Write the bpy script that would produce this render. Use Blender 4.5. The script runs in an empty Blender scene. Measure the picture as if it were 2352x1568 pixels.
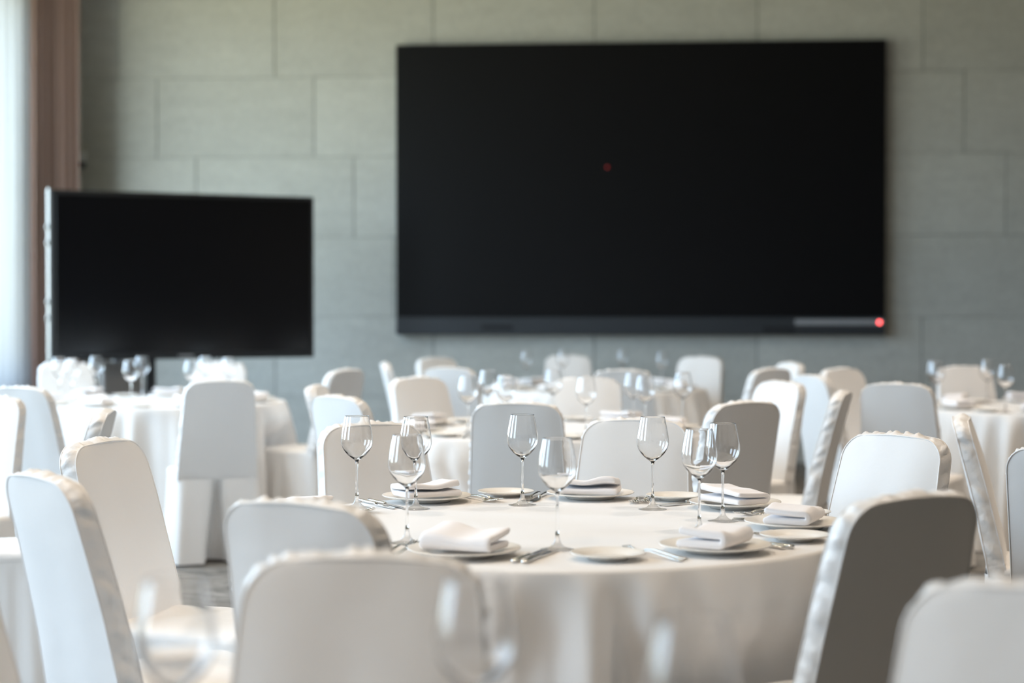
import bpy, math, random
from mathutils import Vector, Matrix, noise

# ------------------------------------------------------------------ camera, light, exposure
F = 4048.0                 # focal length in pixels of the 2352 x 1568 frame
ZC = 1.32                  # camera height
PITCH = math.atan(74.0 / F)
scene = bpy.context.scene
C = scene.collection
cam_d = bpy.data.cameras.new('camera')
cam_d.sensor_width = 36.0
cam_d.lens = F / 2352.0 * 36.0
cam_d.clip_start = 0.05
cam_d.dof.use_dof = True
cam_d.dof.focus_distance = 5.0
cam_d.dof.aperture_fstop = 1.9
cam = bpy.data.objects.new('camera', cam_d)
C.objects.link(cam)
cam.location = (0, 0, ZC)
cam.rotation_euler = (math.pi / 2 - PITCH, 0, 0)
scene.camera = cam

scene.view_settings.view_transform = 'Standard'
scene.view_settings.look = 'None'
scene.view_settings.gamma = 1.0
scene.view_settings.use_curve_mapping = False
scene.view_settings.exposure = 0.48
scene.cycles.max_bounces = 10
scene.cycles.transmission_bounces = 8
scene.cycles.diffuse_bounces = 5
scene.cycles.glossy_bounces = 4
scene.cycles.sample_clamp_indirect = 14.0

SKY = 9.3
world = bpy.data.worlds.new('daylight')
scene.world = world
world.use_nodes = True
wn, wl = world.node_tree.nodes, world.node_tree.links
wn.clear()
w_out = wn.new('ShaderNodeOutputWorld'); w_bg = wn.new('ShaderNodeBackground')
w_tc = wn.new('ShaderNodeTexCoord'); w_sep = wn.new('ShaderNodeSeparateXYZ')
w_mr = wn.new('ShaderNodeMapRange'); w_ramp = wn.new('ShaderNodeValToRGB')
wl.new(w_tc.outputs['Generated'], w_sep.inputs[0])
wl.new(w_sep.outputs['Z'], w_mr.inputs['Value'])
w_mr.inputs['From Min'].default_value = -1; w_mr.inputs['From Max'].default_value = 1
wl.new(w_mr.outputs[0], w_ramp.inputs[0])
e = w_ramp.color_ramp.elements        # lawn and trees below, pale open sky above
e[0].position = 0.46; e[0].color = (0.50, 0.51, 0.35, 1)
e[1].position = 0.54; e[1].color = (0.58, 0.79, 1.0, 1)
wl.new(w_ramp.outputs[0], w_bg.inputs['Color'])
w_bg.inputs['Strength'].default_value = SKY
wl.new(w_bg.outputs[0], w_out.inputs['Surface'])

# room frame: u runs along the back wall to the right, v comes out of it towards the camera
YAW = math.radians(4.3)
WALL0 = Vector((0.0, 15.3, 0.0))
EU = Vector((math.cos(YAW), -math.sin(YAW), 0))
EV = Vector((-math.sin(YAW), -math.cos(YAW), 0))
ROOM_ROT = -YAW
U_LEFT, U_RIGHT, V_REAR, CEIL = -4.22, 9.0, 20.5, 4.65

def R(u, v, z=0.0):
    return WALL0 + EU * u + EV * v + Vector((0, 0, z))

WIN_Z0, WIN_Z1 = 0.7, 4.1
WINDOWS = [(0.82, 4.3), (5.6, 7.7), (9.2, 11.0), (12.6, 14.3)]
for k, (a, b) in enumerate(WINDOWS):            # the window openings as daylight portals
    ld = bpy.data.lights.new('window_portal', 'AREA')
    ld.shape = 'RECTANGLE'; ld.size = b - a; ld.size_y = WIN_Z1 - WIN_Z0
    ld.cycles.is_portal = True
    lo = bpy.data.objects.new('window_portal', ld); C.objects.link(lo)
    lo.location = R(U_LEFT - 0.22, (a + b) / 2, (WIN_Z0 + WIN_Z1) / 2)
    zdir = -EU                                   # light looks along its local -Z, into the room (+u)
    ydir = Vector((0, 0, 1)); xdir = ydir.cross(zdir)
    lo.rotation_euler = Matrix((xdir, ydir, zdir)).transposed().to_euler()

LAMP_W = 26.0
LAMPS = [(u, v) for u in (-2.9, -0.3, 2.3, 4.9, 7.3) for v in (3.6, 6.0, 8.4, 10.8)] + [(0.1, 13.8), (-1.2, 13.8), (-2.5, 13.8)]  # last three are extra lamps, added to brighten the foreground chairs
for u, v in LAMPS:
    ld = bpy.data.lights.new('downlight', 'SPOT')
    ld.energy = LAMP_W * 4
    ld.color = (1.0, 0.84, 0.69)
    ld.spot_size = math.radians(105); ld.spot_blend = 0.7
    ld.shadow_soft_size = 0.06
    lo = bpy.data.objects.new('downlight', ld); C.objects.link(lo)
    lo.location = R(u, v, CEIL - 0.03)

# ------------------------------------------------------------------ helpers
def unproject(px, py, z):
    """pixel -> point on the horizontal plane z"""
    dx = (px - 1176.0) / F; dy = -(py - 784.0) / F
    d = Vector((dx, math.cos(PITCH) + dy * math.sin(PITCH), -math.sin(PITCH) + dy * math.cos(PITCH)))
    t = (z - ZC) / d.z
    return Vector((0, 0, ZC)) + d * t

def wall_hit(px, py, off=0.0):
    dx = (px - 1176.0) / F; dy = -(py - 784.0) / F
    d = Vector((dx, math.cos(PITCH) + dy * math.sin(PITCH), -math.sin(PITCH) + dy * math.cos(PITCH)))
    o = Vector((0, 0, ZC)); p0 = WALL0 + EV * off
    t = (p0 - o).dot(EV) / d.dot(EV)
    h = o + d * t
    return (h - WALL0).dot(EU), h.z

def at_depth(px, d):
    return (px - 1176.0) / F * d

def link(o, parent=None):
    C.objects.link(o)
    if parent is not None: o.parent = parent
    return o

def mesh(name, verts, faces, mat, smooth=True):
    m = bpy.data.meshes.new(name)
    m.from_pydata([tuple(v) for v in verts], [], faces)
    if smooth:
        m.polygons.foreach_set('use_smooth', [True] * len(m.polygons))
    m.materials.append(mat)
    m.update()
    return m

def obj(name, data, parent=None):
    return link(bpy.data.objects.new(name, data), parent)

def empty(name, loc=(0, 0, 0), rz=0.0):
    o = bpy.data.objects.new(name, None); C.objects.link(o)
    o.empty_display_size = 0.1
    o.location = loc; o.rotation_euler = (0, 0, rz)
    return o

def tag(o, label, cat, group=None):
    o['label'] = label; o['category'] = cat
    if group: o['group'] = group
    return o

def struct(o):
    o['kind'] = 'structure'
    return o

class MB:
    def __init__(s): s.v = []; s.f = []
    def box(s, lo, hi, bev=0.0):
        x0, y0, z0 = lo; x1, y1, z1 = hi
        n = len(s.v)
        if bev <= 0:
            s.v += [(x0,y0,z0),(x1,y0,z0),(x1,y1,z0),(x0,y1,z0),(x0,y0,z1),(x1,y0,z1),(x1,y1,z1),(x0,y1,z1)]
            s.f += [tuple(n+i for i in q) for q in ((0,3,2,1),(4,5,6,7),(0,1,5,4),(1,2,6,5),(2,3,7,6),(3,0,4,7))]
        else:       # chamfered box: each corner becomes three vertices
            idx = {}
            for i, x in enumerate((x0, x1)):
                for j, y in enumerate((y0, y1)):
                    for k, z in enumerate((z0, z1)):
                        sx, sy, sz = (1, -1)[i], (1, -1)[j], (1, -1)[k]
                        idx[i,j,k,0] = len(s.v); s.v.append((x, y+sy*bev, z+sz*bev))
                        idx[i,j,k,1] = len(s.v); s.v.append((x+sx*bev, y, z+sz*bev))
                        idx[i,j,k,2] = len(s.v); s.v.append((x+sx*bev, y+sy*bev, z))
            def q(*k): s.f.append(tuple(idx[a] for a in k))
            q((0,0,0,0),(0,0,1,0),(0,1,1,0),(0,1,0,0)); q((1,0,0,0),(1,1,0,0),(1,1,1,0),(1,0,1,0))
            q((0,0,0,1),(1,0,0,1),(1,0,1,1),(0,0,1,1)); q((0,1,0,1),(0,1,1,1),(1,1,1,1),(1,1,0,1))
            q((0,0,0,2),(0,1,0,2),(1,1,0,2),(1,0,0,2)); q((0,0,1,2),(1,0,1,2),(1,1,1,2),(0,1,1,2))
            for i in (0,1):
                for j in (0,1):
                    a = [(i,j,0,0),(i,j,0,1),(i,j,1,1),(i,j,1,0)]
                    q(*(a if (i+j) % 2 == 0 else a[::-1]))
                    a = [(i,0,j,0),(i,1,j,0),(i,1,j,2),(i,0,j,2)]
                    a = [(0,i,j,1),(1,i,j,1),(1,i,j,2),(0,i,j,2)]
                    q(*(a if (i+j) % 2 == 0 else a[::-1]))
                    a = [(i,0,j,0),(i,0,j,2),(i,1,j,2),(i,1,j,0)]
                    q(*(a if (i+j) % 2 == 0 else a[::-1]))
            for i in (0,1):
                for j in (0,1):
                    for k in (0,1):
                        a = [(i,j,k,0),(i,j,k,1),(i,j,k,2)]
                        q(*(a if (i+j+k) % 2 else a[::-1]))
        return s
    def lathe(s, prof, n=32, cx=0, cy=0):
        base = len(s.v); m = len(prof)
        for r, z in prof:
            for i in range(n):
                a = 2*math.pi*i/n
                s.v.append((cx+r*math.cos(a), cy+r*math.sin(a), z))
        for j in range(m-1):
            for i in range(n):
                i2 = (i+1) % n
                s.f.append((base+j*n+i, base+j*n+i2, base+(j+1)*n+i2, base+(j+1)*n+i))
        return s
    def tube(s, pts, rad, n=6, cap=True):
        pts = [Vector(p) for p in pts]; base = len(s.v); up = Vector((0,0,1))
        for k, p in enumerate(pts):
            t = (pts[min(k+1, len(pts)-1)] - pts[max(k-1, 0)]).normalized()
            a = t.cross(up)
            if a.length < 1e-3: a = t.cross(Vector((1,0,0)))
            a.normalize(); b = a.cross(t)
            r = rad[k] if isinstance(rad, (list, tuple)) else rad
            for i in range(n):
                g = 2*math.pi*i/n
                s.v.append(tuple(p + a*(r*math.cos(g)) + b*(r*math.sin(g))))
        for k in range(len(pts)-1):
            for i in range(n):
                i2 = (i+1) % n
                s.f.append((base+k*n+i, base+k*n+i2, base+(k+1)*n+i2, base+(k+1)*n+i))
        if cap:
            s.f.append(tuple(base+i for i in range(n))[::-1])
            s.f.append(tuple(base+(len(pts)-1)*n+i for i in range(n)))
        return s
    def loft(s, rings, cap=True):
        base = len(s.v); n = len(rings[0])
        for r in rings: s.v += [tuple(p) for p in r]
        for k in range(len(rings)-1):
            for i in range(n):
                i2 = (i+1) % n
                s.f.append((base+k*n+i, base+k*n+i2, base+(k+1)*n+i2, base+(k+1)*n+i))
        if cap:
            s.f.append(tuple(base+i for i in range(n))[::-1])
            s.f.append(tuple(base+(len(rings)-1)*n+i for i in range(n)))
        return s
    def build(s, name, mat, parent=None, smooth=False):
        return obj(name, mesh(name, s.v, s.f, mat, smooth), parent)

def material(name, color, rough=0.5, metal=0.0, spec=0.5, sheen=0.0, bump=None, vary=None, emit=None):
    """vary = (scale, amount); bump = (scale, strength, distance)"""
    m = bpy.data.materials.new(name); m.use_nodes = True
    n, l = m.node_tree.nodes, m.node_tree.links
    b = n['Principled BSDF']
    b.inputs['Base Color'].default_value = (*color, 1)
    b.inputs['Roughness'].default_value = rough
    b.inputs['Metallic'].default_value = metal
    b.inputs['Specular IOR Level'].default_value = spec
    if sheen: b.inputs['Sheen Weight'].default_value = sheen
    tc = n.new('ShaderNodeTexCoord')
    if vary:
        t = n.new('ShaderNodeTexNoise'); t.inputs['Scale'].default_value = vary[0]; t.inputs['Detail'].default_value = 6
        l.new(tc.outputs['Object'], t.inputs['Vector'])
        r = n.new('ShaderNodeValToRGB')
        k = vary[1]
        r.color_ramp.elements[0].position = 0.3; r.color_ramp.elements[1].position = 0.7
        r.color_ramp.elements[0].color = (*[c*(1-k) for c in color], 1)
        r.color_ramp.elements[1].color = (*[min(1, c*(1+k)) for c in color], 1)
        l.new(t.outputs['Fac'], r.inputs[0]); l.new(r.outputs[0], b.inputs['Base Color'])
    if bump:
        t = n.new('ShaderNodeTexNoise'); t.inputs['Scale'].default_value = bump[0]; t.inputs['Detail'].default_value = 4
        l.new(tc.outputs['Object'], t.inputs['Vector'])
        bp = n.new('ShaderNodeBump'); bp.inputs['Strength'].default_value = bump[1]; bp.inputs['Distance'].default_value = bump[2]
        l.new(t.outputs['Fac'], bp.inputs['Height']); l.new(bp.outputs[0], b.inputs['Normal'])
    if emit:
        b.inputs['Emission Color'].default_value = (*emit[0], 1); b.inputs['Emission Strength'].default_value = emit[1]
    return m

M = {}
M['cover'] = material('chair_cover_fabric', (0.83, 0.81, 0.79), 0.5, 0, 0.35, 0.25, bump=(14, 0.25, 0.01))
M['gusset'] = material('chair_cover_satin', (0.83, 0.81, 0.79), 0.36, 0, 0.5, 0.2, bump=(40, 0.35, 0.008))
M['cloth'] = material('tablecloth_linen', (0.82, 0.80, 0.78), 0.6, 0, 0.3, 0.25, bump=(300, 0.12, 0.001))
M['napkin'] = material('napkin_cotton', (0.88, 0.86, 0.87), 0.75, 0, 0.2, 0.2, bump=(250, 0.15, 0.001))
M['china'] = material('cream_porcelain', (0.86, 0.83, 0.78), 0.22, 0, 0.25)
M['steel'] = material('polished_steel', (0.78, 0.77, 0.75), 0.14, 1.0)
M['black'] = material('black_plastic', (0.012, 0.012, 0.013), 0.35)
M['screen'] = material('dark_screen', (0.003, 0.003, 0.004), 0.15, 0, 0.5)
M['ledscreen'] = material('led_wall_surface', (0.003, 0.003, 0.004), 0.38, 0, 0.22)
M['ledbar'] = material('led_wall_bar', (0.022, 0.026, 0.032), 0.42, 0, 0.6)
M['ledvent'] = material('led_bar_recess', (0.008, 0.009, 0.011), 0.7)
M['strip'] = material('grey_reflection_and_logo', (0.30, 0.30, 0.31), 0.4)  # grey for the bar's painted reflection and the television's logo plate
M['red'] = material('red_indicator', (0.6, 0.02, 0.02), 0.4, emit=((1.0, 0.09, 0.09), 5.0))
M['reddim'] = material('red_dot_dim', (0.2, 0.01, 0.01), 0.4, emit=((1.0, 0.02, 0.03), 0.12))
M['silver'] = material('silver_frame', (0.22, 0.22, 0.22), 0.5, 0.6)
M['plaster'] = material('white_plaster', (0.86, 0.86, 0.87), 0.8, 0, 0.3, vary=(5, 0.03))
M['ceiling'] = material('ceiling_paint', (0.36, 0.345, 0.32), 0.9)
M['sidewall'] = material('side_wall_paint', (0.17, 0.155, 0.14), 0.85, vary=(3, 0.05))
M['frame'] = material('window_frame_dark', (0.10, 0.10, 0.10), 0.5)
M['drape'] = material('mauve_brown_drape', (0.42, 0.29, 0.245), 0.8, 0, 0.2, 0.3, bump=(60, 0.15, 0.004))
M['plasticw'] = material('white_plastic', (0.7, 0.7, 0.69), 0.4)

def glass_material():
    m = bpy.data.materials.new('clear_crystal'); m.use_nodes = True
    n, l = m.node_tree.nodes, m.node_tree.links
    b = n['Principled BSDF']
    b.inputs['Base Color'].default_value = (1, 1, 1, 1)
    b.inputs['Roughness'].default_value = 0.0
    b.inputs['IOR'].default_value = 1.5
    b.inputs['Transmission Weight'].default_value = 1.0
    return m
M['glass'] = glass_material()

def foot_glass_material():
    m = glass_material(); m.name = 'clear_crystal_foot'
    n, l = m.node_tree.nodes, m.node_tree.links
    out = n['Material Output']; b = n['Principled BSDF']
    tr = n.new('ShaderNodeBsdfTransparent'); gl = n.new('ShaderNodeBsdfGlossy'); gl.inputs['Roughness'].default_value = 0.02
    lw = n.new('ShaderNodeLayerWeight'); lw.inputs['Blend'].default_value = 0.5
    fr = n.new('ShaderNodeMath'); fr.operation = 'POWER'; fr.inputs[1].default_value = 5.0
    f2 = n.new('ShaderNodeMath'); f2.operation = 'MULTIPLY_ADD'; f2.inputs[1].default_value = 0.7; f2.inputs[2].default_value = 0.04
    l.new(lw.outputs['Facing'], fr.inputs[0]); l.new(fr.outputs[0], f2.inputs[0])
    mx = n.new('ShaderNodeMixShader'); l.new(f2.outputs[0], mx.inputs[0]); l.new(tr.outputs[0], mx.inputs[1]); l.new(gl.outputs[0], mx.inputs[2])
    m2 = n.new('ShaderNodeMixShader'); m2.inputs[0].default_value = 0.6
    l.new(b.outputs[0], m2.inputs[1]); l.new(mx.outputs[0], m2.inputs[2]); l.new(m2.outputs[0], out.inputs['Surface'])
    return m
M['footglass'] = foot_glass_material()

def sheer_material():
    m = bpy.data.materials.new('sheer_white_voile'); m.use_nodes = True
    n, l = m.node_tree.nodes, m.node_tree.links
    n.remove(n['Principled BSDF']); out = n['Material Output']
    d = n.new('ShaderNodeBsdfDiffuse'); t = n.new('ShaderNodeBsdfTranslucent'); mx = n.new('ShaderNodeMixShader')
    d.inputs['Color'].default_value = (0.6, 0.58, 0.58, 1); t.inputs['Color'].default_value = (0.27, 0.27, 0.275, 1)
    mx.inputs[0].default_value = 0.6
    l.new(d.outputs[0], mx.inputs[1]); l.new(t.outputs[0], mx.inputs[2]); l.new(mx.outputs[0], out.inputs['Surface'])
    return m
M['sheer'] = sheer_material()

def tile_material():
    m = material('grey_cement_board', (0.30, 0.30, 0.28), 0.85, 0, 0.25)
    n, l = m.node_tree.nodes, m.node_tree.links
    b = n['Principled BSDF']
    geo = n.new('ShaderNodeNewGeometry'); info = n.new('ShaderNodeObjectInfo')
    mp = n.new('ShaderNodeMapping'); mp.inputs['Scale'].default_value = (1.0, 1.0, 3.5)
    l.new(geo.outputs['Position'], mp.inputs['Vector'])
    t = n.new('ShaderNodeTexNoise'); t.inputs['Scale'].default_value = 3.2; t.inputs['Detail'].default_value = 8; t.inputs['Roughness'].default_value = 0.65
    l.new(mp.outputs[0], t.inputs['Vector'])
    t2 = n.new('ShaderNodeTexNoise'); t2.inputs['Scale'].default_value = 26; t2.inputs['Detail'].default_value = 4
    l.new(geo.outputs['Position'], t2.inputs['Vector'])
    mx = n.new('ShaderNodeMath'); mx.operation = 'ADD'
    l.new(t.outputs['Fac'], mx.inputs[0]); l.new(t2.outputs['Fac'], mx.inputs[1])
    r = n.new('ShaderNodeMapRange'); r.inputs['From Min'].default_value = 0.6; r.inputs['From Max'].default_value = 1.4
    r.inputs['To Min'].default_value = 0.86; r.inputs['To Max'].default_value = 1.12
    l.new(mx.outputs[0], r.inputs['Value'])
    rv = n.new('ShaderNodeMapRange'); rv.inputs['To Min'].default_value = 0.95; rv.inputs['To Max'].default_value = 1.05
    l.new(info.outputs['Random'], rv.inputs['Value'])
    ml = n.new('ShaderNodeMath'); ml.operation = 'MULTIPLY'
    l.new(r.outputs[0], ml.inputs[0]); l.new(rv.outputs[0], ml.inputs[1])
    vm = n.new('ShaderNodeVectorMath'); vm.operation = 'SCALE'
    vm.inputs[0].default_value = (0.51, 0.505, 0.465)
    l.new(ml.outputs[0], vm.inputs['Scale']); l.new(vm.outputs[0], b.inputs['Base Color'])
    bp = n.new('ShaderNodeBump'); bp.inputs['Strength'].default_value = 0.2; bp.inputs['Distance'].default_value = 0.01
    l.new(t2.outputs['Fac'], bp.inputs['Height']); l.new(bp.outputs[0], b.inputs['Normal'])
    return m
M['tile'] = tile_material()
M['joint'] = material('dark_joint', (0.16, 0.16, 0.15), 0.95)

def carpet_material():
    m = material('marbled_carpet', (0.1, 0.1, 0.1), 0.95, 0, 0.1)
    n, l = m.node_tree.nodes, m.node_tree.links
    b = n['Principled BSDF']
    geo = n.new('ShaderNodeNewGeometry')
    mp = n.new('ShaderNodeMapping'); mp.inputs['Scale'].default_value = (1.0, 2.2, 1.0)
    l.new(geo.outputs['Position'], mp.inputs['Vector'])
    t = n.new('ShaderNodeTexNoise'); t.inputs['Scale'].default_value = 3.0; t.inputs['Detail'].default_value = 9
    t.inputs['Roughness'].default_value = 0.7; t.inputs['Distortion'].default_value = 1.6
    l.new(mp.outputs[0], t.inputs['Vector'])
    r = n.new('ShaderNodeValToRGB')
    r.color_ramp.elements[0].position = 0.36; r.color_ramp.elements[0].color = (0.03, 0.03, 0.032, 1)
    r.color_ramp.elements[1].position = 0.66; r.color_ramp.elements[1].color = (0.34, 0.33, 0.31, 1)
    l.new(t.outputs['Fac'], r.inputs[0]); l.new(r.outputs[0], b.inputs['Base Color'])
    return m
M['carpet'] = carpet_material()

# ------------------------------------------------------------------ the room
def room_obj(name, mb, mat, parent=None, smooth=False):
    """mb is built in (u, -v, z) room axes; the object carries the room's place and turn"""
    o = mb.build(name, mat, parent, smooth)
    if parent is None:
        o.location = WALL0; o.rotation_euler = (0, 0, ROOM_ROT)
    return o

struct(room_obj('floor', MB().box((U_LEFT-0.3, -V_REAR-0.2, -0.1), (U_RIGHT+0.2, 0.2, 0)), M['carpet']))
ceiling = struct(room_obj('ceiling', MB().box((U_LEFT-0.3, -V_REAR-0.2, CEIL), (U_RIGHT+0.2, 0.2, CEIL+0.15)), M['ceiling']))
trim_mesh = None
for u, v in LAMPS:
    if trim_mesh is None:
        t = MB().lathe([(0.085, 0.0), (0.085, -0.012), (0.07, -0.012), (0.066, 0.0)], 24)
        trim_mesh = mesh('downlight_trim', t.v, t.f, M['plasticw'])
    o = obj('downlight_trim', trim_mesh, ceiling); o.location = (u, -v, CEIL)

wall_back = struct(room_obj('wall_back', MB().box((U_LEFT-0.3, 0.012, 0), (U_RIGHT+0.2, 0.2, CEIL)), M['joint']))
u_a = wall_hit(540, 80)[0]; u_b = wall_hit(2025, 80)[0]
TL = (u_b - u_a) / 4
ZJ = [1.256 + k * 0.697 for k in range(-2, 6)]
GAP = 0.007
for k in range(len(ZJ) - 1):
    z0, z1 = max(ZJ[k], 0.0), min(ZJ[k+1], CEIL)
    if z1 - z0 < 0.05: continue
    row_shift = {3: 0.0}.get(k, ((6 - k) % 4) * TL / 4)    # top course k=6 starts at u_a, each lower course a quarter on
    u = u_a + ((6 - k) % 4) * TL / 4 - 4 * TL
    while u < U_RIGHT:
        a, b = max(u + GAP/2, U_LEFT), min(u + TL - GAP/2, U_RIGHT)
        if b - a > 0.03:
            o = MB().box((a, 0.0, z0 + 0.0015), (b, 0.014, z1 - 0.0015), 0.003).build('wall_tile', M['tile'], wall_back)
        u += TL

wl_mb = MB()
wl_mb.box((U_LEFT-0.28, -V_REAR, 0), (U_LEFT, 0, WIN_Z0))
wl_mb.box((U_LEFT-0.28, -V_REAR, WIN_Z1), (U_LEFT, 0, CEIL))
prev = 0.0
for a, b in WINDOWS + [(V_REAR, V_REAR)]:
    wl_mb.box((U_LEFT-0.28, -a, WIN_Z0), (U_LEFT, -prev, WIN_Z1)); prev = b
struct(room_obj('wall_left', wl_mb, M['plaster']))
for k, (a, b) in enumerate(WINDOWS):
    fr = MB(); x0, x1 = U_LEFT - 0.20, U_LEFT - 0.13
    fr.box((x0, -b, WIN_Z0), (x1, -b + 0.06, WIN_Z1)); fr.box((x0, -a - 0.06, WIN_Z0), (x1, -a, WIN_Z1))
    fr.box((x0, -b + 0.06, WIN_Z0), (x1, -a - 0.06, WIN_Z0 + 0.06)); fr.box((x0, -b + 0.06, WIN_Z1 - 0.06), (x1, -a - 0.06, WIN_Z1))
    m = (a + b) / 2
    fr.box((x0, -m - 0.035, WIN_Z0 + 0.06), (x1, -m + 0.035, WIN_Z1 - 0.06))
    struct(room_obj('window_%d' % (k + 1), fr, M['frame']))
struct(room_obj('wall_right', MB().box((U_RIGHT, -V_REAR, 0), (U_RIGHT+0.2, 0, CEIL)), M['sidewall']))
struct(room_obj('wall_rear', MB().box((U_LEFT-0.28, -V_REAR-0.2, 0), (U_RIGHT+0.2, -V_REAR, CEIL)), M['sidewall']))

# drapes
def drape(name, x0, x1, d, folds, amp, mat, label, seed):
    rnd = random.Random(seed); ph = [rnd.uniform(-0.5, 0.5) for _ in range(folds * 2 + 2)]
    n, rows = folds * 12, 10
    verts, faces = [], []
    for side in (0, 1):
        for j in range(rows + 1):
            z = 0.02 + (CEIL - 0.06) * j / rows
            for i in range(n + 1):
                t = i / n
                a = t * folds * 2 * math.pi + 0.4 * math.sin(z * 0.8 + 3 * t)
                y = amp * math.sin(a) * (0.75 + 0.25 * math.sin(a * 0.37 + seed)) + 0.006 * side
                verts.append((x0 + (x1 - x0) * t + 0.012 * math.sin(2 * a), d + y, z))
    w = n + 1; off = w * (rows + 1)
    for j in range(rows):
        for i in range(n):
            a = j * w + i
            faces.append((a, a + 1, a + w + 1, a + w)); faces.append((off + a, off + a + w, off + a + w + 1, off + a + 1))
        for i in (0, n):
            a = j * w + i
            faces.append((a, a + w, off + a + w, off + a) if i == 0 else (a, off + a, off + a + w, a + w))
    return tag(obj(name, mesh(name, verts, faces, mat)), label, 'curtain')
drape('drape', at_depth(40, 15.02), at_depth(187, 15.02), 15.02, 9, 0.055, M['drape'], 'mauve brown full-length drape hanging in the back left corner', 3)
sv, sf_ = [], []
n_, rows_ = 60, 8
for j in range(rows_ + 1):
    z = 0.02 + (CEIL - 0.06) * j / rows_
    for i in range(n_ + 1):
        v = 0.66 + 0.79 * i / n_
        du = 0.022 * math.sin(v * 34 + 0.5 * math.sin(v * 9)) + 0.008 * math.sin(v * 71 + z)
        p = R(-4.03 + du, v, z); sv.append(p)
for j in range(rows_):
    for i in range(n_):
        a = j * (n_ + 1) + i
        sf_.append((a, a + 1, a + n_ + 2, a + n_ + 1))
tag(obj('sheer_curtain', mesh('sheer_curtain', sv, sf_, M['sheer'])), 'glowing white sheer curtain over the window at the left edge', 'curtain')

# conduit and small sensor box on the back wall beside the drape
uc, zt = wall_hit(181, 95); _, zb = wall_hit(181, 430)
cd = room_obj('cable_conduit', MB().box((uc - 0.016, -0.025, 0.3), (uc + 0.016, 0.0, zt), 0.005), M['plasticw'])
tag(cd, 'thin white vertical cable conduit on the wall beside the drape', 'conduit')
us, zs0 = wall_hit(192, 378); _, zs1 = wall_hit(192, 347)
sensor = empty('wall_sensor', R(us, 0.0, zs0), ROOM_ROT)
tag(sensor, 'small white box with a dark knob on the wall beside the drape', 'sensor')
MB().box((-0.035, -0.06, 0.02), (0.035, 0.0, zs1 - zs0), 0.008).build('housing', M['plasticw'], sensor)
MB().lathe([(0.0, -0.03), (0.02, -0.028), (0.026, -0.012), (0.026, 0.02)], 16, 0, -0.03).build('knob', M['black'], sensor, True)

# ------------------------------------------------------------------ LED wall
uL, zTL = wall_hit(909, 103, 0.1); uR, zTR = wall_hit(2036, 90, 0.1)
zT = (zTL + zTR) / 2
zB = (wall_hit(909, 768, 0.1)[1] + wall_hit(2036, 770, 0.1)[1]) / 2
zM = wall_hit(1400, 726, 0.1)[1]
led = empty('led_video_wall', R((uL+uR)/2, 0, zB), ROOM_ROT)
tag(led, 'wide black video wall screen mounted on the grey back wall', 'screen')
hw = (uR - uL) / 2
MB().box((-hw, -0.09, 0.0), (hw, 0.0, zT - zB), 0.004).build('casing', M['black'], led)
MB().box((-hw + 0.006, -0.1, zM - zB), (hw - 0.006, -0.09, zT - zB - 0.006), 0.002).build('display_panel', M['ledscreen'], led)
bar = MB().box((-hw, -0.112, 0.0), (hw, -0.09, zM - zB - 0.004), 0.008).build('control_bar', M['ledbar'], led)
def led_patch(name, x0, x1, y0, y1, mat, off, depth=0.004):
    ua, za = wall_hit(x0, y1, off); ub, zb_ = wall_hit(x1, y0, off)
    c = (uL + uR) / 2
    return MB().box((ua - c, -off - depth, za - zB), (ub - c, -off, zb_ - zB), 0.001).build(name, mat, bar)
led_patch('recess', 1106, 1178, 746, 757, M['ledvent'], 0.112)
led_patch('recess', 1752, 1826, 750, 764, M['ledvent'], 0.112)
st = led_patch('reflection_strip', 1826, 2030, 733, 746, M['strip'], 0.112)  # reflection on the bar, painted as a pale grey strip
st['label'] = 'pale grey painted reflection'
def led_dot(name, px, py, rad, mat, off, parent):
    u_, z_ = wall_hit(px, py, off); c = (uL + uR) / 2
    prof = [(0.0, 0.004), (rad * 0.7, 0.003), (rad, 0.0)]
    m = MB().lathe(prof, 16)
    o = m.build(name, mat, parent, True); o.rotation_euler = (math.pi / 2, 0, 0); o.location = (u_ - c, -off, z_ - zB)
    return o
d1 = led_dot('indicator_light', 2020, 740, 0.016, M['red'], 0.1165, bar); d1['label'] = 'glowing red indicator light'
d2 = led_dot('red_dot', 1395, 384, 0.013, M['reddim'], 0.1005, led); d2['label'] = 'faint red dot on the display'  # dim red emissive dot set on the display

# ------------------------------------------------------------------ television on its stand
TV_TH = math.radians(26)
tv = empty('television', (-2.52, 13.6, 0.937), TV_TH)
tag(tv, 'large black flat television standing in the back left corner', 'television')
TW, THH = 1.04, 1.275
MB().box((-TW + 0.012, -0.02, 0.0), (TW, 0.05, THH), 0.006).build('bezel', M['black'], tv)
MB().box((-TW + 0.05, -0.024, 0.055), (TW - 0.035, -0.02, THH - 0.035), 0.001).build('screen', M['screen'], tv)
sf = MB().box((-TW, -0.018, -0.01), (-TW + 0.012, 0.06, THH + 0.012), 0.003).build('side_frame', M['silver'], tv)
sf['label'] = 'silver side edge'
for z in (0.30, 0.42, 0.86, 0.98):
    MB().box((-TW - 0.014, 0.0, z), (-TW, 0.04, z + 0.035), 0.005).build('bracket', M['silver'], sf)
MB().box((-0.06, -0.023, 0.018), (0.06, -0.02, 0.032)).build('logo_plate', M['strip'], tv)
stand = empty('television_stand', (-2.52 - 0.18*math.sin(TV_TH), 13.6 + 0.18*math.cos(TV_TH), 0.0), TV_TH)
tag(stand, 'black floor stand with metal posts carrying the television', 'stand')
for sx in (-0.48, -0.22):
    MB().box((sx - 0.035, 0.0, 0.06), (sx + 0.035, 0.06, 1.5), 0.006).build('post', M['silver' if sx < -0.3 else 'black'], stand)
MB().box((-0.75, -0.25, 0.02), (0.75, -0.17, 0.07), 0.01).build('foot_rail', M['black'], stand)
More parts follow.
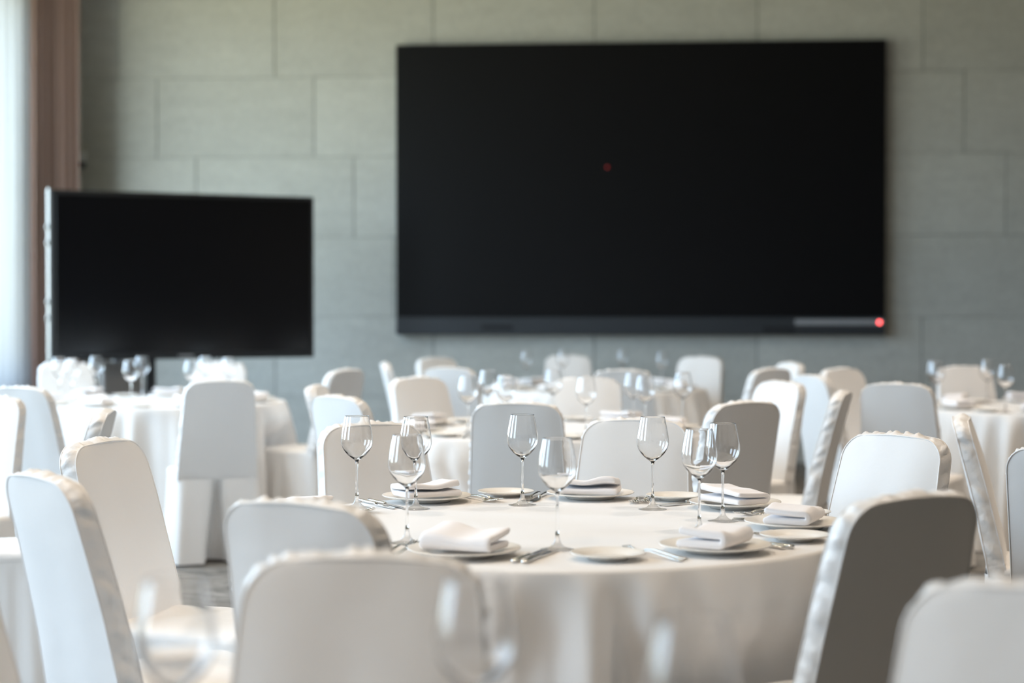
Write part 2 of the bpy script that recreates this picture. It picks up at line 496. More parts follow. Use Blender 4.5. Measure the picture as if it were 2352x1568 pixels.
MB().box((-0.75, 0.23, 0.02), (0.75, 0.31, 0.07), 0.01).build('foot_rail', M['black'], stand)
MB().box((-0.52, -0.17, 0.03), (-0.18, 0.23, 0.065), 0.01).build('cross_member', M['black'], stand)
MB().box((-0.4, -0.09, 1.0), (0.4, -0.0, 1.5), 0.006).build('mount_plate', M['black'], stand)
cb = MB().box((-0.62, -0.10, 0.45), (-0.30, 0.0, 0.92), 0.01).build('equipment_box', material('brown_grey_box', (0.14, 0.12, 0.105), 0.6), stand)

# ------------------------------------------------------------------ chairs
HC = 0.947
def back_center(z):
    t = max(0.0, (z - 0.44)) / (HC - 0.44)
    return -0.205 - 0.095 * t - 0.03 * t * t
def half_w(z):
    # taper from the seat to the rounded shoulders
    t = (z - 0.44) / (HC - 0.44)
    w = 0.204 - 0.026 * t - 0.006 * t * t
    r = 0.064
    dz = z - (HC - r)
    if dz > 0:
        w = w - r + math.sqrt(max(0.0, r * r - dz * dz))
    return w

def back_rows():
    zs = [0.44 + (HC - 0.064 - 0.44) * i / 14 for i in range(15)]
    zs += [HC - 0.064 + 0.064 * math.sin(math.pi / 2 * k / 8) for k in range(1, 9)]
    return zs

def make_chair_meshes(seed):
    rnd = random.Random(seed)
    out = {}
    zs = back_rows(); nx = 14
    off3 = Vector((seed * 7.3, seed * 3.1, 0))
    def panel(sign):
        vs = []
        for z in zs:
            w = half_w(z); yc = back_center(z)
            for i in range(nx + 1):
                t = -1 + 2 * i / nx
                x = w * t
                crown = 0.012 * (1 - t * t) * min(1, (z - 0.40) / 0.1)
                th = 0.029 - 0.008 * (z - 0.44)
                bul = 0.010 * (1 - t ** 4) * max(0.0, 1 - ((z - 0.7) / 0.32) ** 2)
                wr = 0.0035 * noise.noise(Vector((x * 9, z * 5, sign * 3)) + off3)
                top = (z - (HC - 0.064)) / 0.064 if z > HC - 0.064 else 0
                zz = z + (crown * 0.5 if top > 0 else 0) * max(0, top)
                vs.append((x, yc + sign * (th + bul + wr), zz))
        fs = []
        W = nx + 1
        for j in range(len(zs) - 1):
            for i in range(nx):
                a = j * W + i
                q = (a, a + 1, a + W + 1, a + W)
                fs.append(q if sign < 0 else q[::-1])
        return vs, fs
    fv, ff = panel(+1); bv, bf = panel(-1)
    out['front_panel'] = mesh('front_panel', fv, ff, M['cover'])
    out['back_panel'] = mesh('back_panel', bv, bf, M['cover'])
    W = nx + 1; nr = len(zs)
    rim = [j * W for j in range(nr)] + [(nr - 1) * W + i for i in range(1, nx)] + [j * W + nx for j in range(nr - 1, -1, -1)]
    # the gathered band between the two panels
    fine_f, fine_b, arc = [], [], []
    s = 0.0
    for k in range(len(rim)):
        p, q = Vector(fv[rim[k]]), Vector(bv[rim[k]])
        if k:
            p0, q0 = Vector(fv[rim[k-1]]), Vector(bv[rim[k-1]])
            n = 3 if (p - p0).length > 0.02 else 2
            for m in range(1, n + 1):
                t = m / n
                fine_f.append(p0.lerp(p, t)); fine_b.append(q0.lerp(q, t))
        else:
            fine_f.append(p); fine_b.append(q)
    NA = 6; gv, gf = [], []
    cen = Vector((0, back_center(0.7), 0.68))
    n = len(fine_f)
    for k in range(n):
        tan = (fine_f[min(k+1, n-1)] - fine_f[max(k-1, 0)]).normalized()
        nor = Vector((tan.z, 0, -tan.x))
        if nor.dot(Vector((fine_f[k].x, 0, fine_f[k].z - 0.72))) < 0: nor = -nor
        s = k * 0.017
        for i in range(NA + 1):
            t = i / NA
            p = fine_f[k].lerp(fine_b[k], t)
            env = math.sin(math.pi * t)
            sk = s + 0.06 * (t - 0.5) * math.sin(s * 2.3 + seed)
            puck = noise.noise(Vector((sk * 30, t * 0.7, seed * 5.7))) * 0.011 + noise.noise(Vector((sk * 75, t * 1.2, seed * 2.1 + 9))) * 0.006
            p = p + nor * (env * (0.007 + puck))
            gv.append(p)
    for k in range(n - 1):
        for i in range(NA):
            a = k * (NA + 1) + i
            gf.append((a, a + 1, a + NA + 2, a + NA + 1))
    out['side_band'] = mesh('side_band', gv, gf, M['gusset'])
    pm = MB()
    pm.tube(fine_f, 0.0026, 5); pm.tube(fine_b, 0.0026, 5)
    out['seam_piping'] = mesh('seam_piping', pm.v, pm.f, M['cover'])
    # seat cushion
    def rrect(hx, y0, y1, r, n=6):
        pts = []
        for cx, cy, a0 in ((hx - r, y1 - r, 0), (-hx + r, y1 - r, 90), (-hx + r, y0 + r, 180), (hx - r, y0 + r, 270)):
            for k in range(n + 1):
                a = math.radians(a0 + 90 * k / n)
                pts.append((cx + r * math.cos(a), cy + r * math.sin(a)))
        return pts
    # densify a loop evenly
    def even(pts, n):
        P = [Vector((*p, 0)) for p in pts]; P.append(P[0])
        L = [0.0]
        for i in range(1, len(P)): L.append(L[-1] + (P[i] - P[i-1]).length)
        res = []; j = 0
        for k in range(n):
            d = L[-1] * k / n
            while L[j+1] < d: j += 1
            t = (d - L[j]) / max(1e-9, L[j+1] - L[j])
            res.append(P[j].lerp(P[j+1], t))
        return res
    NL = 120
    loop = even(rrect(0.205, -0.232, 0.225, 0.05), NL)
    sv, sf_ = [], []
    cz = 0.478
    rings = [(1.0, 0.435), (1.012, 0.452), (0.995, 0.468), (0.93, 0.477), (0.7, 0.482), (0.35, 0.485)]
    for sc, z in rings:
        for p in loop:
            wr = 0.002 * noise.noise(Vector((p.x * 14, p.y * 14, z * 20 + seed)))
            sv.append((p.x * sc, p.y * sc, z + wr))
    for j in range(len(rings) - 1):
        for i in range(NL):
            i2 = (i + 1) % NL
            sf_.append((j*NL+i, j*NL+i2, (j+1)*NL+i2, (j+1)*NL+i))
    sv.append((0, 0, 0.486)); c = len(sv) - 1
    for i in range(NL):
        sf_.append(((len(rings)-1)*NL+i, (len(rings)-1)*NL+(i+1) % NL, c))
    out['seat'] = mesh('seat', sv, sf_, M['cover'])
    # skirt with corner folds and a box pleat at the back
    kv, kf = [], []
    rows = 9
    ph = rnd.uniform(0, 6.28)
    for j in range(rows + 1):
        t = j / rows; z = 0.448 * (1 - t) + 0.012 * t
        for i, p in enumerate(loop):
            ang = math.atan2(p.y, p.x)
            fl = 1.0 + (0.07 if p.y > -0.2 else 0.02) * t
            fold = (0.012 * math.sin(ang * 9 + ph) + 0.010 * math.sin(ang * 17 + ph * 2.3)) * t ** 0.8
            corner = 0.03 * max(0, math.cos(4 * (ang - math.pi / 4))) * t
            q = Vector((p.x, p.y, 0)) * fl + Vector((p.x, p.y, 0)).normalized() * (fold + corner)
            if p.y < -0.12:
                q.y -= 0.016 * (1 - 0.5 * t); q.x *= 1.02
            if p.y < -0.22:          # pleat
                g = math.exp(-(p.x / (0.016 + 0.030 * t)) ** 4)
                q.y += 0.15 * g * t ** 0.5
                q.x += 0.012 * math.copysign(1, p.x) * math.exp(-((abs(p.x) - 0.03) / 0.03) ** 2) * t
            kv.append((q.x, q.y, z))
    for j in range(rows):
        for i in range(NL):
            i2 = (i + 1) % NL
            kf.append((j*NL+i, (j+1)*NL+i, (j+1)*NL+i2, j*NL+i2))
    out['skirt'] = mesh('skirt', kv, kf, M['cover'])
    return out

CHAIR_VARIANTS = [make_chair_meshes(s) for s in (1, 2, 3)]
chair_count = [0]
SEATS = []
def chair(px, ytop, rz, label, group, d=None):
    """px, ytop: where the middle of the top of the back is seen; rz: 0 faces away, 90 left, -90 right, 180 towards us"""
    p = unproject(px, ytop, HC)
    if d is not None: p = Vector((at_depth(px, d), d, 0))
    a = math.radians(rz)
    off = Matrix.Rotation(a, 3, 'Z') @ Vector((0, back_center(HC), 0))
    root = empty('banquet_chair', (p.x - off.x, p.y - off.y, 0), a)
    tag(root, label, 'chair', group)
    SEATS.append((p.x - off.x, p.y - off.y, a))
    var = CHAIR_VARIANTS[chair_count[0] % 3]; chair_count[0] += 1
    for nm in ('front_panel', 'back_panel', 'side_band', 'seam_piping', 'seat', 'skirt'):
        obj(nm, var[nm], root)
    return root

G = 'covered chairs around the front centre table'
chair(848, 978, -151, 'white covered chair on the far left of the front centre table, facing us', G)
chair(1463, 968, 165, 'white covered chair on the far right of the front centre table, facing us', G)
chair(2065, 1003, 130, 'white covered chair with a crisp seam at the right end of the front table', G)
chair(2094, 1146, 33, 'chair in deep brown shade, back turned to us, at the front table\'s near right', G)
chair(688, 1160, -30, 'white covered chair with a wrinkled top at the front table\'s near left', G)
chair(98, 1098, -52, 'tall pale blue-white chair in the left foreground, back turned to us', G)
chair(228, 1018, -110, 'cream covered chair with a tall bare front panel left of the front table', G)
G = 'covered chairs around the second-row table'
chair(1187, 930, -8, 'blue-grey covered chair, back to us, directly behind the front centre table', G)
chair(1712, 928, 35, 'taupe shaded chair, back to us, right of the second-row table', G)
chair(776, 915, -48, 'pale covered chair, back to us, at the near left of the second-row table', G)
chair(725, 890, -95, 'edge-on covered chair just left of the second-row table, mostly hidden', G)
chair(957, 878, -140, 'grey-beige shaded chair at the far left of the second-row table', G, 9.4)
chair(1348, 873, 175, 'pale covered chair behind the wine glasses on the far side of the second-row table', G, 9.35)
chair(1797, 880, 120, 'bright white covered chair at the right of the second-row table', G)
chair(1935, 905, 72, 'slim edge-on covered chair leaning right, at the second-row table\'s near right', G)
G = 'covered chairs around the table before the television'
chair(505, 878, 18, 'full-length covered chair with a pleated skirt, back to us, before the television table', G)
chair(507, 836, 175, 'bright covered chair under the television, behind its table on the right', G, 12.1)
chair(150, 836, -158, 'bright covered chair under the television\'s left corner, behind its table', G, 12.1)
chair(795, 850, 60, 'covered chair with bright side and shaded back, right of the television table', G, 10.6)
chair(42, 893, -24, 'blue-grey covered chair in the left background, turned towards the television table', G)
G = 'covered chairs around the table under the video wall'
chair(1305, 818, 178, 'small covered chair against the wall under the middle of the video wall', G, 13.95)
chair(1611, 825, 152, 'small bright covered chair right of the table under the video wall', G, 13.5)
chair(1000, 828, -140, 'small shaded chair left of the table under the video wall', G, 13.2)
chair(1032, 846, -25, 'small pale covered chair, back to us, left of the table under the video wall', G, 10.95)
chair(884, 840, -82, 'thin bright edge of a covered chair left of the table under the video wall', G, 11.9)
chair(1430, 853, -6, 'blue-grey covered chair with a warm top edge, back to us, before the video wall', G)
chair(1772, 850, 42, 'small brown-shaded chair, back to us, right of the table under the video wall', G)
chair(1817, 836, 108, 'small white chair back peeking out at the far right under the video wall', G)
G = 'covered chairs around the right edge table'
chair(1862, 866, -68, 'pale blue leaning covered chair left of the right edge table', G)
chair(1930, 850, -142, 'beige covered chair at the far left of the right edge table', G)
chair(2060, 885, -28, 'light blue covered chair, back to us, at the near left of the right edge table', G)
chair(2213, 845, -172, 'beige covered chair behind the right edge table, facing us', G)
G = 'covered chairs of tables outside the picture'
chair(2208, 962, -106, 'edge-on covered chair with a wrinkled satin side, leaning left near the right edge', G)
chair(2458, 1035, -42, 'pale covered chair cut off by the right edge', G)
chair(-25, 918, 160, 'covered chair with a beige seat cut off by the left edge', G, 7.4)
chair(240, 945, 96, 'small edge-on chair top peeking over the cream covered chair', G, 6.35)
G = 'covered chairs of the nearest table'
chair(838, 1284, 176, 'large blurred covered chair in the foreground left of centre, facing us', G)
chair(2395, 1358, 148, 'large blurred white covered chair in the bottom right corner', G)
chair(-205, 1345, -97, 'blurred sliver of a covered chair in the bottom left corner', G, 3.0)

# ------------------------------------------------------------------ tables under floor-length cloths
TZ = 0.75
RT = 0.795
def chair_limit(cx, cy, ang):
    """distance from the table centre along ang to the nearest chair seat, or None"""
    best = None
    for (x, y, a) in SEATS:
        if math.hypot(x - cx, y - cy) > 1.7: continue
        ox, oy = cx - x, cy - y
        ca, sa = math.cos(-a), math.sin(-a)
        lx, ly = ox*ca - oy*sa, ox*sa + oy*ca
        dx, dy = math.cos(ang), math.sin(ang)
        dlx, dly = dx*ca - dy*sa, dx*sa + dy*ca
        t0, t1 = -1e9, 1e9
        for o_, d_, lo, hi in ((lx, dlx, -0.245, 0.245), (ly, dly, -0.26, 0.262)):
            if abs(d_) < 1e-9:
                if not lo < o_ < hi: t0, t1 = 1, 0
                continue
            a0, a1 = (lo - o_)/d_, (hi - o_)/d_
            t0, t1 = max(t0, min(a0, a1)), min(t1, max(a0, a1))
        if t0 < t1 and t0 > 0 and (best is None or t0 < best): best = t0
    return best

def cloth_mesh(seed, cx, cy):
    rnd = random.Random(seed)
    N = 440
    ks = [(k, rnd.uniform(0, 6.28), rnd.uniform(0.4, 1.0)) for k in (7, 13, 19, 25, 31, 38)]
    tot = sum(a for _, _, a in ks)
    def fold(th):
        v = sum(a * math.sin(k * th + p) for k, p, a in ks) / tot * 2.0
        return v
    ridge = [fold(2 * math.pi * i / N) for i in range(N)]
    lim = [chair_limit(cx, cy, 2 * math.pi * i / N) or 9.0 for i in range(N)]
    lim = [min(lim[(i + k) % N] for k in range(-3, 4)) for i in range(N)]
    for _ in range(1):
        lim = [min(lim[i], 0.25 * min(lim[i-1], 1.0) + 0.5 * min(lim[i], 1.0) + 0.25 * min(lim[(i+1) % N], 1.0)) for i in range(N)]
    verts, faces = [], []
    rings = [(0.2, TZ), (0.45, TZ), (0.7, TZ), (RT - 0.012, TZ), (RT - 0.004, TZ - 0.0025), (RT, TZ - 0.009)]
    for r, z in rings:
        for i in range(N):
            a = 2 * math.pi * i / N
            verts.append((r * math.cos(a), r * math.sin(a), z))
    rows = 16
    for j in range(1, rows + 1):
        t = (j / rows) ** 1.15
        z = TZ - 0.009 - (TZ - 0.009 - 0.008) * t
        for i in range(N):
            a = 2 * math.pi * i / N
            s = ridge[i]
            s = math.copysign(abs(s) ** 0.8, s)
            amp = 0.075 * t ** 0.6
            r = RT + 0.085 * t ** 0.75 + amp * s * (1 if s > 0 else 0.75) + 0.006 * noise.noise(Vector((math.cos(a) * 4, math.sin(a) * 4, t * 3 + seed))) * t
            if lim[i] < 1.0:
                k = min(1.0, max(0.0, (0.66 - z) / 0.17)); k = k * k * (3 - 2 * k)
                r = r + (min(r, lim[i] - 0.008 - 0.018 * (1 - s)) - r) * k
            a2 = a
            verts.append((r * math.cos(a2), r * math.sin(a2), z))
    nr = len(rings) + rows
    for j in range(nr - 1):
        for i in range(N):
            i2 = (i + 1) % N
            faces.append((j*N+i, (j+1)*N+i, (j+1)*N+i2, j*N+i2))
    verts.append((0, 0, TZ)); c = len(verts) - 1
    for i in range(N): faces.append((c, i, (i + 1) % N))
    return mesh('tablecloth', verts, faces, M['cloth'])

TABLES = {
    'T1': ((0.09, 4.62), 'the front table'),
    'T2': ((0.14, 8.38), 'the second-row table'),
    'T3': ((-2.2, 10.9), 'the television table'),
    'T4': ((0.6, 12.7), 'the video wall table'),
    'T5': ((3.15, 10.2), 'the right edge table'),
    'T0': ((-0.05, 1.40), 'the nearest table'),
}
CL = {'T1': 'white floor-length cloth on the large round table in the front centre',
      'T2': 'white floor-length cloth on the second-row round table behind the front one',
      'T3': 'bright white cloth on the round table in front of the television',
      'T4': 'shaded cloth on the small far round table under the video wall',
      'T5': 'white folded cloth on the round table at the right edge',
      'T0': 'white cloth on the nearest round table below the picture\'s lower edge'}
for k, (key, (c, nm)) in enumerate(TABLES.items()):
    o = obj('tablecloth', cloth_mesh(k + 11, c[0], c[1])); o.location = (c[0], c[1], 0)
    tag(o, CL[key], 'tablecloth', 'white round tablecloths')

# ------------------------------------------------------------------ tableware meshes
def m_of(name, mb, mat, smooth=True): return mesh(name, mb.v, mb.f, mat, smooth)
foot_m = m_of('foot', MB().lathe([(0.0, 0.0006), (0.040, 0.0), (0.0412, 0.0008), (0.040, 0.0016), (0.028, 0.0032), (0.017, 0.0070), (0.0100, 0.0145), (0.0066, 0.024), (0.0050, 0.034), (0.0, 0.034)], 40), M['footglass'])
stem_m = m_of('stem', MB().lathe([(0.0, 0.0341), (0.0050, 0.0341), (0.0038, 0.046), (0.0033, 0.07), (0.0032, 0.10), (0.0036, 0.124), (0.0046, 0.134), (0.0, 0.134)], 20), M['glass'])
bo = [(0.0, 0.1341), (0.0046, 0.1341), (0.0075, 0.1372), (0.0150, 0.1425), (0.0250, 0.1505), (0.0345, 0.1610), (0.0412, 0.1720), (0.0448, 0.1830), (0.0458, 0.1930), (0.0452, 0.2040), (0.0432, 0.2180), (0.0405, 0.2330), (0.0375, 0.2480), (0.03475, 0.2622), (0.0345, 0.2635)]
bi = [(r - 0.0007, z) for r, z in bo[6:]][::-1]
bi[0] = (0.03385, 0.2636)
bowl_prof = bo + [(0.0342, 0.2638)] + bi + [(0.0330, 0.1625), (0.0235, 0.1530), (0.0140, 0.1460), (0.0060, 0.1425), (0.0, 0.1418)]
bowl_m = m_of('bowl', MB().lathe(bowl_prof, 48), M['glass'])
def plate_mesh(name, r, h, well):
    p = [(0.0, 0.003), (well * 0.80, 0.003), (well * 0.80, 0.0), (well * 0.86, 0.0), (well * 0.92, 0.004), (well * 1.04, h * 0.45), (r * 0.96, h * 0.84), (r, h * 0.97), (r * 0.997, h * 1.08), (r * 0.985, h * 1.07), (well * 1.06, h * 0.62), (well * 0.97, h * 0.42), (well * 0.88, 0.0065), (0.0, 0.006)]
    return m_of(name, MB().lathe(p, 64), M['china'])
plate_m = plate_mesh('dinner_plate', 0.132, 0.019, 0.082)
bread_m = plate_mesh('bread_plate', 0.086, 0.016, 0.052)

def napkin_mesh(seed):
    rnd = random.Random(seed)
    NY = 18; L = 0.176; Wd = 0.108
    mb = MB()
    def ribbon(lo_z, hi_z, x_l, x_r, th, lift):
        # U-shaped folded ribbon: lower leaf, fold at x_l, upper leaf that opens towards x_r
        rad = (hi_z - lo_z) / 2
        path = [(x_r + (x_l + rad - x_r) * k / 8, lo_z) for k in range(0, 9)]
        path += [(x_l + rad - rad * math.sin(math.pi * k / 6), lo_z + rad - rad * math.cos(math.pi * k / 6)) for k in range(1, 6)]
        path += [(x_l + rad + (x_r - 0.004 - x_l - rad) * k / 8, hi_z + lift * (k / 8) ** 1.7) for k in range(0, 9)]
        def profile(h):
            lo, hi = [], []
            for k, p in enumerate(path):
                a = path[max(0, k-1)]; b = path[min(len(path)-1, k+1)]
                t = Vector((b[0]-a[0], b[1]-a[1])).normalized(); nrm = Vector((-t.y, t.x))
                lo.append((p[0] + nrm.x*h, p[1] + nrm.y*h)); hi.append((p[0] - nrm.x*h, p[1] - nrm.y*h))
            def nose(p, q):          # rounded leaf edge from p to q
                m = ((p[0]+q[0])/2, (p[1]+q[1])/2)
                d = Vector((p[0]-q[0], p[1]-q[1])); n_ = Vector((d.y, -d.x)) * 0.5
                return [(m[0] + d.x*0.5*math.cos(a) + n_.x*math.sin(a), m[1] + d.y*0.5*math.cos(a) + n_.y*math.sin(a)) for a in (math.pi/6, math.pi/3, math.pi/2, 2*math.pi/3, 5*math.pi/6)]
            return lo + nose(lo[-1], hi[-1]) + hi[::-1] + nose(hi[0], lo[0])
        full, slim, mid = profile(th/2), profile(th*0.22), profile(th*0.40)
        ph = rnd.uniform(0, 6)
        ys = [(-L/2, slim), (-L/2 + 0.0014, mid), (-L/2 + 0.0045, full)] + [(-L/2 + 0.0045 + (L - 0.009) * q / NY, full) for q in range(1, NY)] + [(L/2 - 0.0045, full), (L/2 - 0.0014, mid), (L/2, slim)]
        rings = []
        for y, prof in ys:
            r = []
            for x, z in prof:
                up = max(0.0, z - lo_z) / (hi_z - lo_z)
                wob = (0.0030 * math.sin(y * 24 + ph) + 0.0018 * math.sin(y * 52 + 2 * ph)) * up
                r.append((x * (1 + 0.03 * math.sin(y * 18 + ph)), y + 0.006 * up * math.sin(ph), z + wob))
            rings.append(r)
        mb.loft(rings, True)
    ribbon(0.0095, 0.0300, -Wd/2, Wd/2, 0.0165, rnd.uniform(0.004, 0.011))
    m = m_of('napkin', mb, M['napkin'], True)
    return m
napkin_ms = [napkin_mesh(s) for s in (1, 2, 3, 4)]

def bar_loft(mb, st, n=10):
    """st: (y, z, width, thickness) stations, an elliptic section lofted along y"""
    rings = []
    for y, z, w, t in st:
        rings.append([(w/2*math.cos(2*math.pi*i/n), y, z + t/2*math.sin(2*math.pi*i/n)) for i in range(n)])
    mb.loft(rings, True)
# fork: points towards +y, 0.205 long, centred
fh = MB(); bar_loft(fh, [(-0.103, 0.003, 0.012, 0.003), (-0.098, 0.003, 0.019, 0.005), (-0.08, 0.004, 0.018, 0.005), (-0.04, 0.008, 0.011, 0.0045), (0.0, 0.0125, 0.0075, 0.004), (0.025, 0.011, 0.0075, 0.004), (0.04, 0.007, 0.012, 0.0035)])
fork_handle_m = m_of('handle', fh, M['steel'])
ft = MB()
bar_loft(ft, [(0.038, 0.0075, 0.011, 0.0034), (0.044, 0.006, 0.020, 0.003), (0.052, 0.0042, 0.0255, 0.003), (0.060, 0.0036, 0.0255, 0.003)])
for k in range(4):
    x = -0.0107 + 0.00713 * k
    rr = []
    for y, z, w in ((0.058, 0.0036, 0.0046), (0.075, 0.0042, 0.0040), (0.09, 0.0072, 0.0036), (0.102, 0.0120, 0.0016)):
        rr.append([(x + w/2*cx, y, z + 0.0013*cz) for cx, cz in ((-1,-1),(1,-1),(1,1),(-1,1))])
    ft.loft(rr, True)
fork_tines_m = m_of('tines', ft, M['steel'])
kh = MB(); bar_loft(kh, [(-0.115, 0.0055, 0.011, 0.006), (-0.112, 0.0055, 0.0165, 0.010), (-0.09, 0.0055, 0.017, 0.0095), (-0.05, 0.0055, 0.014, 0.009), (-0.018, 0.0055, 0.011, 0.008), (-0.008, 0.0055, 0.013, 0.008), (-0.004, 0.0055, 0.010, 0.006)])
knife_handle_m = m_of('handle', kh, M['steel'])
kb = MB()
rr = []
for y, x0, x1, t in ((-0.006, -0.006, 0.006, 0.0016), (0.02, -0.009, 0.0075, 0.0015), (0.06, -0.0115, 0.008, 0.0013), (0.095, -0.0105, 0.008, 0.0012), (0.112, -0.004, 0.0075, 0.0010), (0.117, 0.003, 0.006, 0.0008)):
    rr.append([(x0, y, 0.003), (x1, y, 0.003 - t), (x1, y, 0.003 + t)])
kb.loft(rr, True)
knife_blade_m = m_of('blade', kb, M['steel'], False)

ZT = TZ + 0.0006
def wine_glass(x, y, label, group):
    g = empty('wine_glass', (x, y, ZT)); tag(g, label, 'wine glass', group)
    obj('bowl', bowl_m, g); obj('stem', stem_m, g); obj('foot', foot_m, g)
    return g
def plate(name, m, x, y, label, cat, group):
    o = obj(name, m); o.location = (x, y, ZT); return tag(o, label, cat, group)
def cutlery(kind, x, y, rz, label, group):
    g = empty(kind, (x, y, ZT), rz); tag(g, label, kind, group)
    if kind == 'fork': obj('handle', fork_handle_m, g); obj('tines', fork_tines_m, g)
    else: obj('handle', knife_handle_m, g); obj('blade', knife_blade_m, g)
    return g
nk = [0]
def napkin(x, y, rz, label, group, z=0.0158):
    o = obj('napkin', napkin_ms[nk[0] % 4]); nk[0] += 1
    o.location = (x, y, ZT + z); o.rotation_euler = (0, 0, rz)
    return tag(o, label, 'napkin', group)

def place_setting(key, sname, x, y, rz, bread=None, forks=True, nap_turn=90, with_cutlery=True, fork_off=-0.150, knife_off=0.150):
    """rz: heading of the guest (local +y points to the table centre, +x to the guest's right)"""
    tn = TABLES[key][1]
    gname = 'place settings on ' + tn
    def w(lx, ly):
        return x + lx*math.cos(rz) - ly*math.sin(rz), y + lx*math.sin(rz) + ly*math.cos(rz)
    plate('dinner_plate', plate_m, x, y, 'cream dinner plate at the %s of %s' % (sname, tn), 'plate', 'dinner plates')
    napkin(x, y, rz + math.radians(nap_turn), 'folded white napkin at the %s of %s' % (sname, tn), 'folded napkins')
    bx, by = bread if bread else w(-0.29, 0.03)
    if bread is not False:
        plate('bread_plate', bread_m, bx, by, 'small cream bread plate at the %s of %s' % (sname, tn), 'plate', 'bread plates')
    if with_cutlery:
        for k, (lx, ly, q) in enumerate(((fork_off, 0.045, 'inner'), (fork_off - 0.027, 0.03, 'outer'))):
            fx, fy = w(lx, ly); cutlery('fork', fx, fy, rz, '%s steel fork at the %s of %s' % (q, sname, tn), 'forks')
        for k, (lx, ly, q) in enumerate(((knife_off, 0.035, 'inner'), (knife_off + 0.026, 0.03, 'outer'))):
            fx, fy = w(lx, ly); cutlery('knife', fx, fy, rz, '%s steel knife at the %s of %s' % (q, sname, tn), 'knives')

def heading(x, y, key):
    c = TABLES[key][0]
    return math.atan2(-(c[0] - x), c[1] - y)

# front centre table: where each plate, bread plate and glass stands on the cloth
for sname, pp, bp, nt in (
        ('far left setting', (980, 1151), (1162, 1139), 90),
        ('far centre setting', (1356, 1144), (1540, 1148), 92),
        ('far right setting', (1688, 1166), (1836, 1187), 84),
        ('right end setting', (1826, 1212), (1825, 1241), 70),
        ('near right setting', (1643, 1267), (1396, 1284), 112),
        ('near left setting', (1066, 1276), None, 86),
        ('left end setting', (700, 1188), False, 95)):
    p = unproject(*pp, TZ)
    b = unproject(*bp, TZ) if bp else bp
    if b and (b - p).length < 0.255: b = p + (b - p).normalized() * 0.255
    place_setting('T1', sname, p.x, p.y, heading(p.x, p.y, 'T1'), (b.x, b.y) if b else b, nap_turn=nt)
for px, py, lab in ((820, 1166, 'wine glass at far left of the front table, before the grey chair'),
                    (955, 1169, 'wine glass behind another, left of centre, beside the far left napkin'),
                    (1200, 1160, 'wine glass standing before the blue-grey chair, centre of the far side'),
                    (1499, 1170, 'wine glass before the pale chair, right of the far centre forks'),
                    (1660, 1197, 'wine glass before the taupe shaded chair, rightmost on the front table'),
                    (935, 1247, 'slightly blurred wine glass nearest the wrinkled chair on the left'),
                    (1280, 1262, 'slightly blurred wine glass at the near edge, beside the knives'),
                    (1606, 1222, 'slightly blurred wine glass overlapped behind the near right napkin')):
    p = unproject(px, py, TZ)
    wine_glass(p.x, p.y, lab, 'wine glasses on the front centre table')

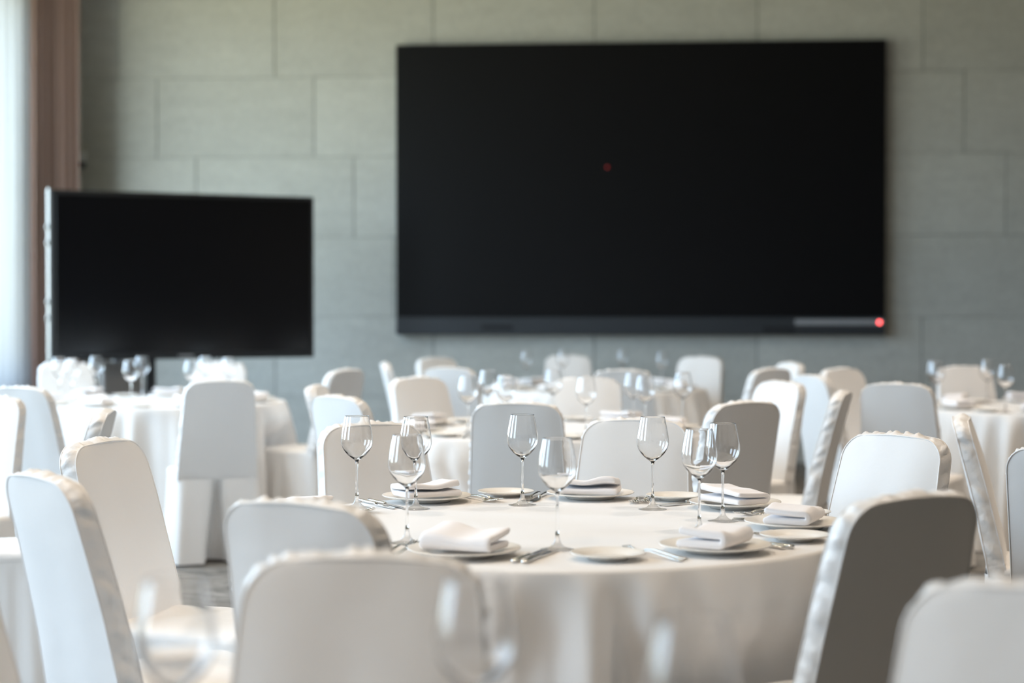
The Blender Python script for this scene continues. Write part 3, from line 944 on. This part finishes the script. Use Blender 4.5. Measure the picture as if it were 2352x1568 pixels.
TURN = {}
def spots_for(key, a0):
    c = TABLES[key][0]; res = []
    for k in range(7):
        a = math.radians(a0 + 360 / 7 * k)
        x, y = c[0] + 0.62 * math.cos(a), c[1] + 0.62 * math.sin(a)
        rz = heading(x, y, key)
        res += [(x, y, 0.183), (x - 0.29*math.cos(rz) - 0.03*math.sin(rz), y - 0.29*math.sin(rz) + 0.03*math.cos(rz), 0.135)]
    return res
def settle(key, items, a0):
    """stand each glass as near as it goes to its spot, clear of plates and other glasses"""
    c = TABLES[key][0]; sp = spots_for(key, a0); placed = []; cost = 0.0
    for px, d in items:
        x, y = at_depth(px, d), d
        r = math.hypot(x - c[0], y - c[1])
        if r > 0.7: x = c[0] + (x - c[0]) * 0.7 / r; y = c[1] + (y - c[1]) * 0.7 / r
        x0, y0 = x, y
        for _ in range(80):
            for sx, sy, sr in sp + [(gx, gy, 0.1) for gx, gy in placed]:
                dd = math.hypot(x - sx, y - sy)
                if dd < sr:
                    x += (x - sx) / max(dd, 1e-4) * (sr - dd) * 0.7
                    y += (y - sy) / max(dd, 1e-4) * (sr - dd) * 0.7
            r = math.hypot(x - c[0], y - c[1])
            if r > 0.73: x = c[0] + (x - c[0]) * 0.73 / r; y = c[1] + (y - c[1]) * 0.73 / r
        left = sum(max(0.0, sr - 0.003 - math.hypot(x - sx, y - sy)) for sx, sy, sr in sp + [(gx, gy, 0.1) for gx, gy in placed])
        cost += abs(x - x0) * 2 + abs(y - y0) + 20 * left
        placed.append((x, y))
    return cost, placed
ORD = ['leftmost', 'second', 'third', 'fourth', 'fifth', 'sixth', 'seventh', 'eighth']
def far_glasses(key, items):
    items = sorted(items)
    tn = TABLES[key][1]
    a0 = min(range(-24, 27, 3), key=lambda a: settle(key, items, a)[0])
    TURN[key] = a0
    spots = sorted(settle(key, items, a0)[1], key=lambda p: p[0] / p[1])
    for i, (x, y) in enumerate(spots):
        lab = ('leftmost wine glass on ' if i == 0 else ORD[i] + ' wine glass from the left on ') + tn
        wine_glass(x, y, lab, 'wine glasses on ' + tn)
far_glasses('T2', [(1075, 8.1), (1120, 8.85), (1162, 8.15), (1278, 8.95), (1350, 7.95), (1455, 8.54), (1512, 8.1), (1560, 8.5)])
far_glasses('T3', [(122, 11.2), (155, 10.85), (198, 11.45), (300, 10.5), (340, 11.45), (440, 10.55), (482, 11.45), (525, 11.1)])
far_glasses('T4', [(1200, 12.95), (1290, 13.3), (1420, 13.3), (1520, 12.7)])
far_glasses('T5', [(2155, 10.5), (2174, 10.15), (2262, 10.7), (2310, 9.7)])
for px, d, lab in ((400, 1.99, 'large blurred wine glass at the bottom left in the foreground'),
                   (1092, 1.99, 'large blurred wine glass at the bottom centre in the foreground'),
                   (1590, 1.72, 'large blurred wine glass barely rising above the bottom edge, right of centre')):
    wine_glass(at_depth(px, d), d, lab, 'blurred wine glasses on the nearest table')

WAYS = ['right end setting', 'far right setting', 'far left setting', 'left end setting', 'near left setting', 'near centre setting', 'near right setting']
for key, cut in (('T2', True), ('T3', False), ('T4', False), ('T5', False)):
    c = TABLES[key][0]; a0 = TURN[key]
    for k in range(7):
        a = math.radians(a0 + 360 / 7 * k)
        x, y = c[0] + 0.62 * math.cos(a), c[1] + 0.62 * math.sin(a)
        place_setting(key, WAYS[k], x, y, heading(x, y, key), None, nap_turn=90 + (k * 37 % 23) - 11, with_cutlery=cut)
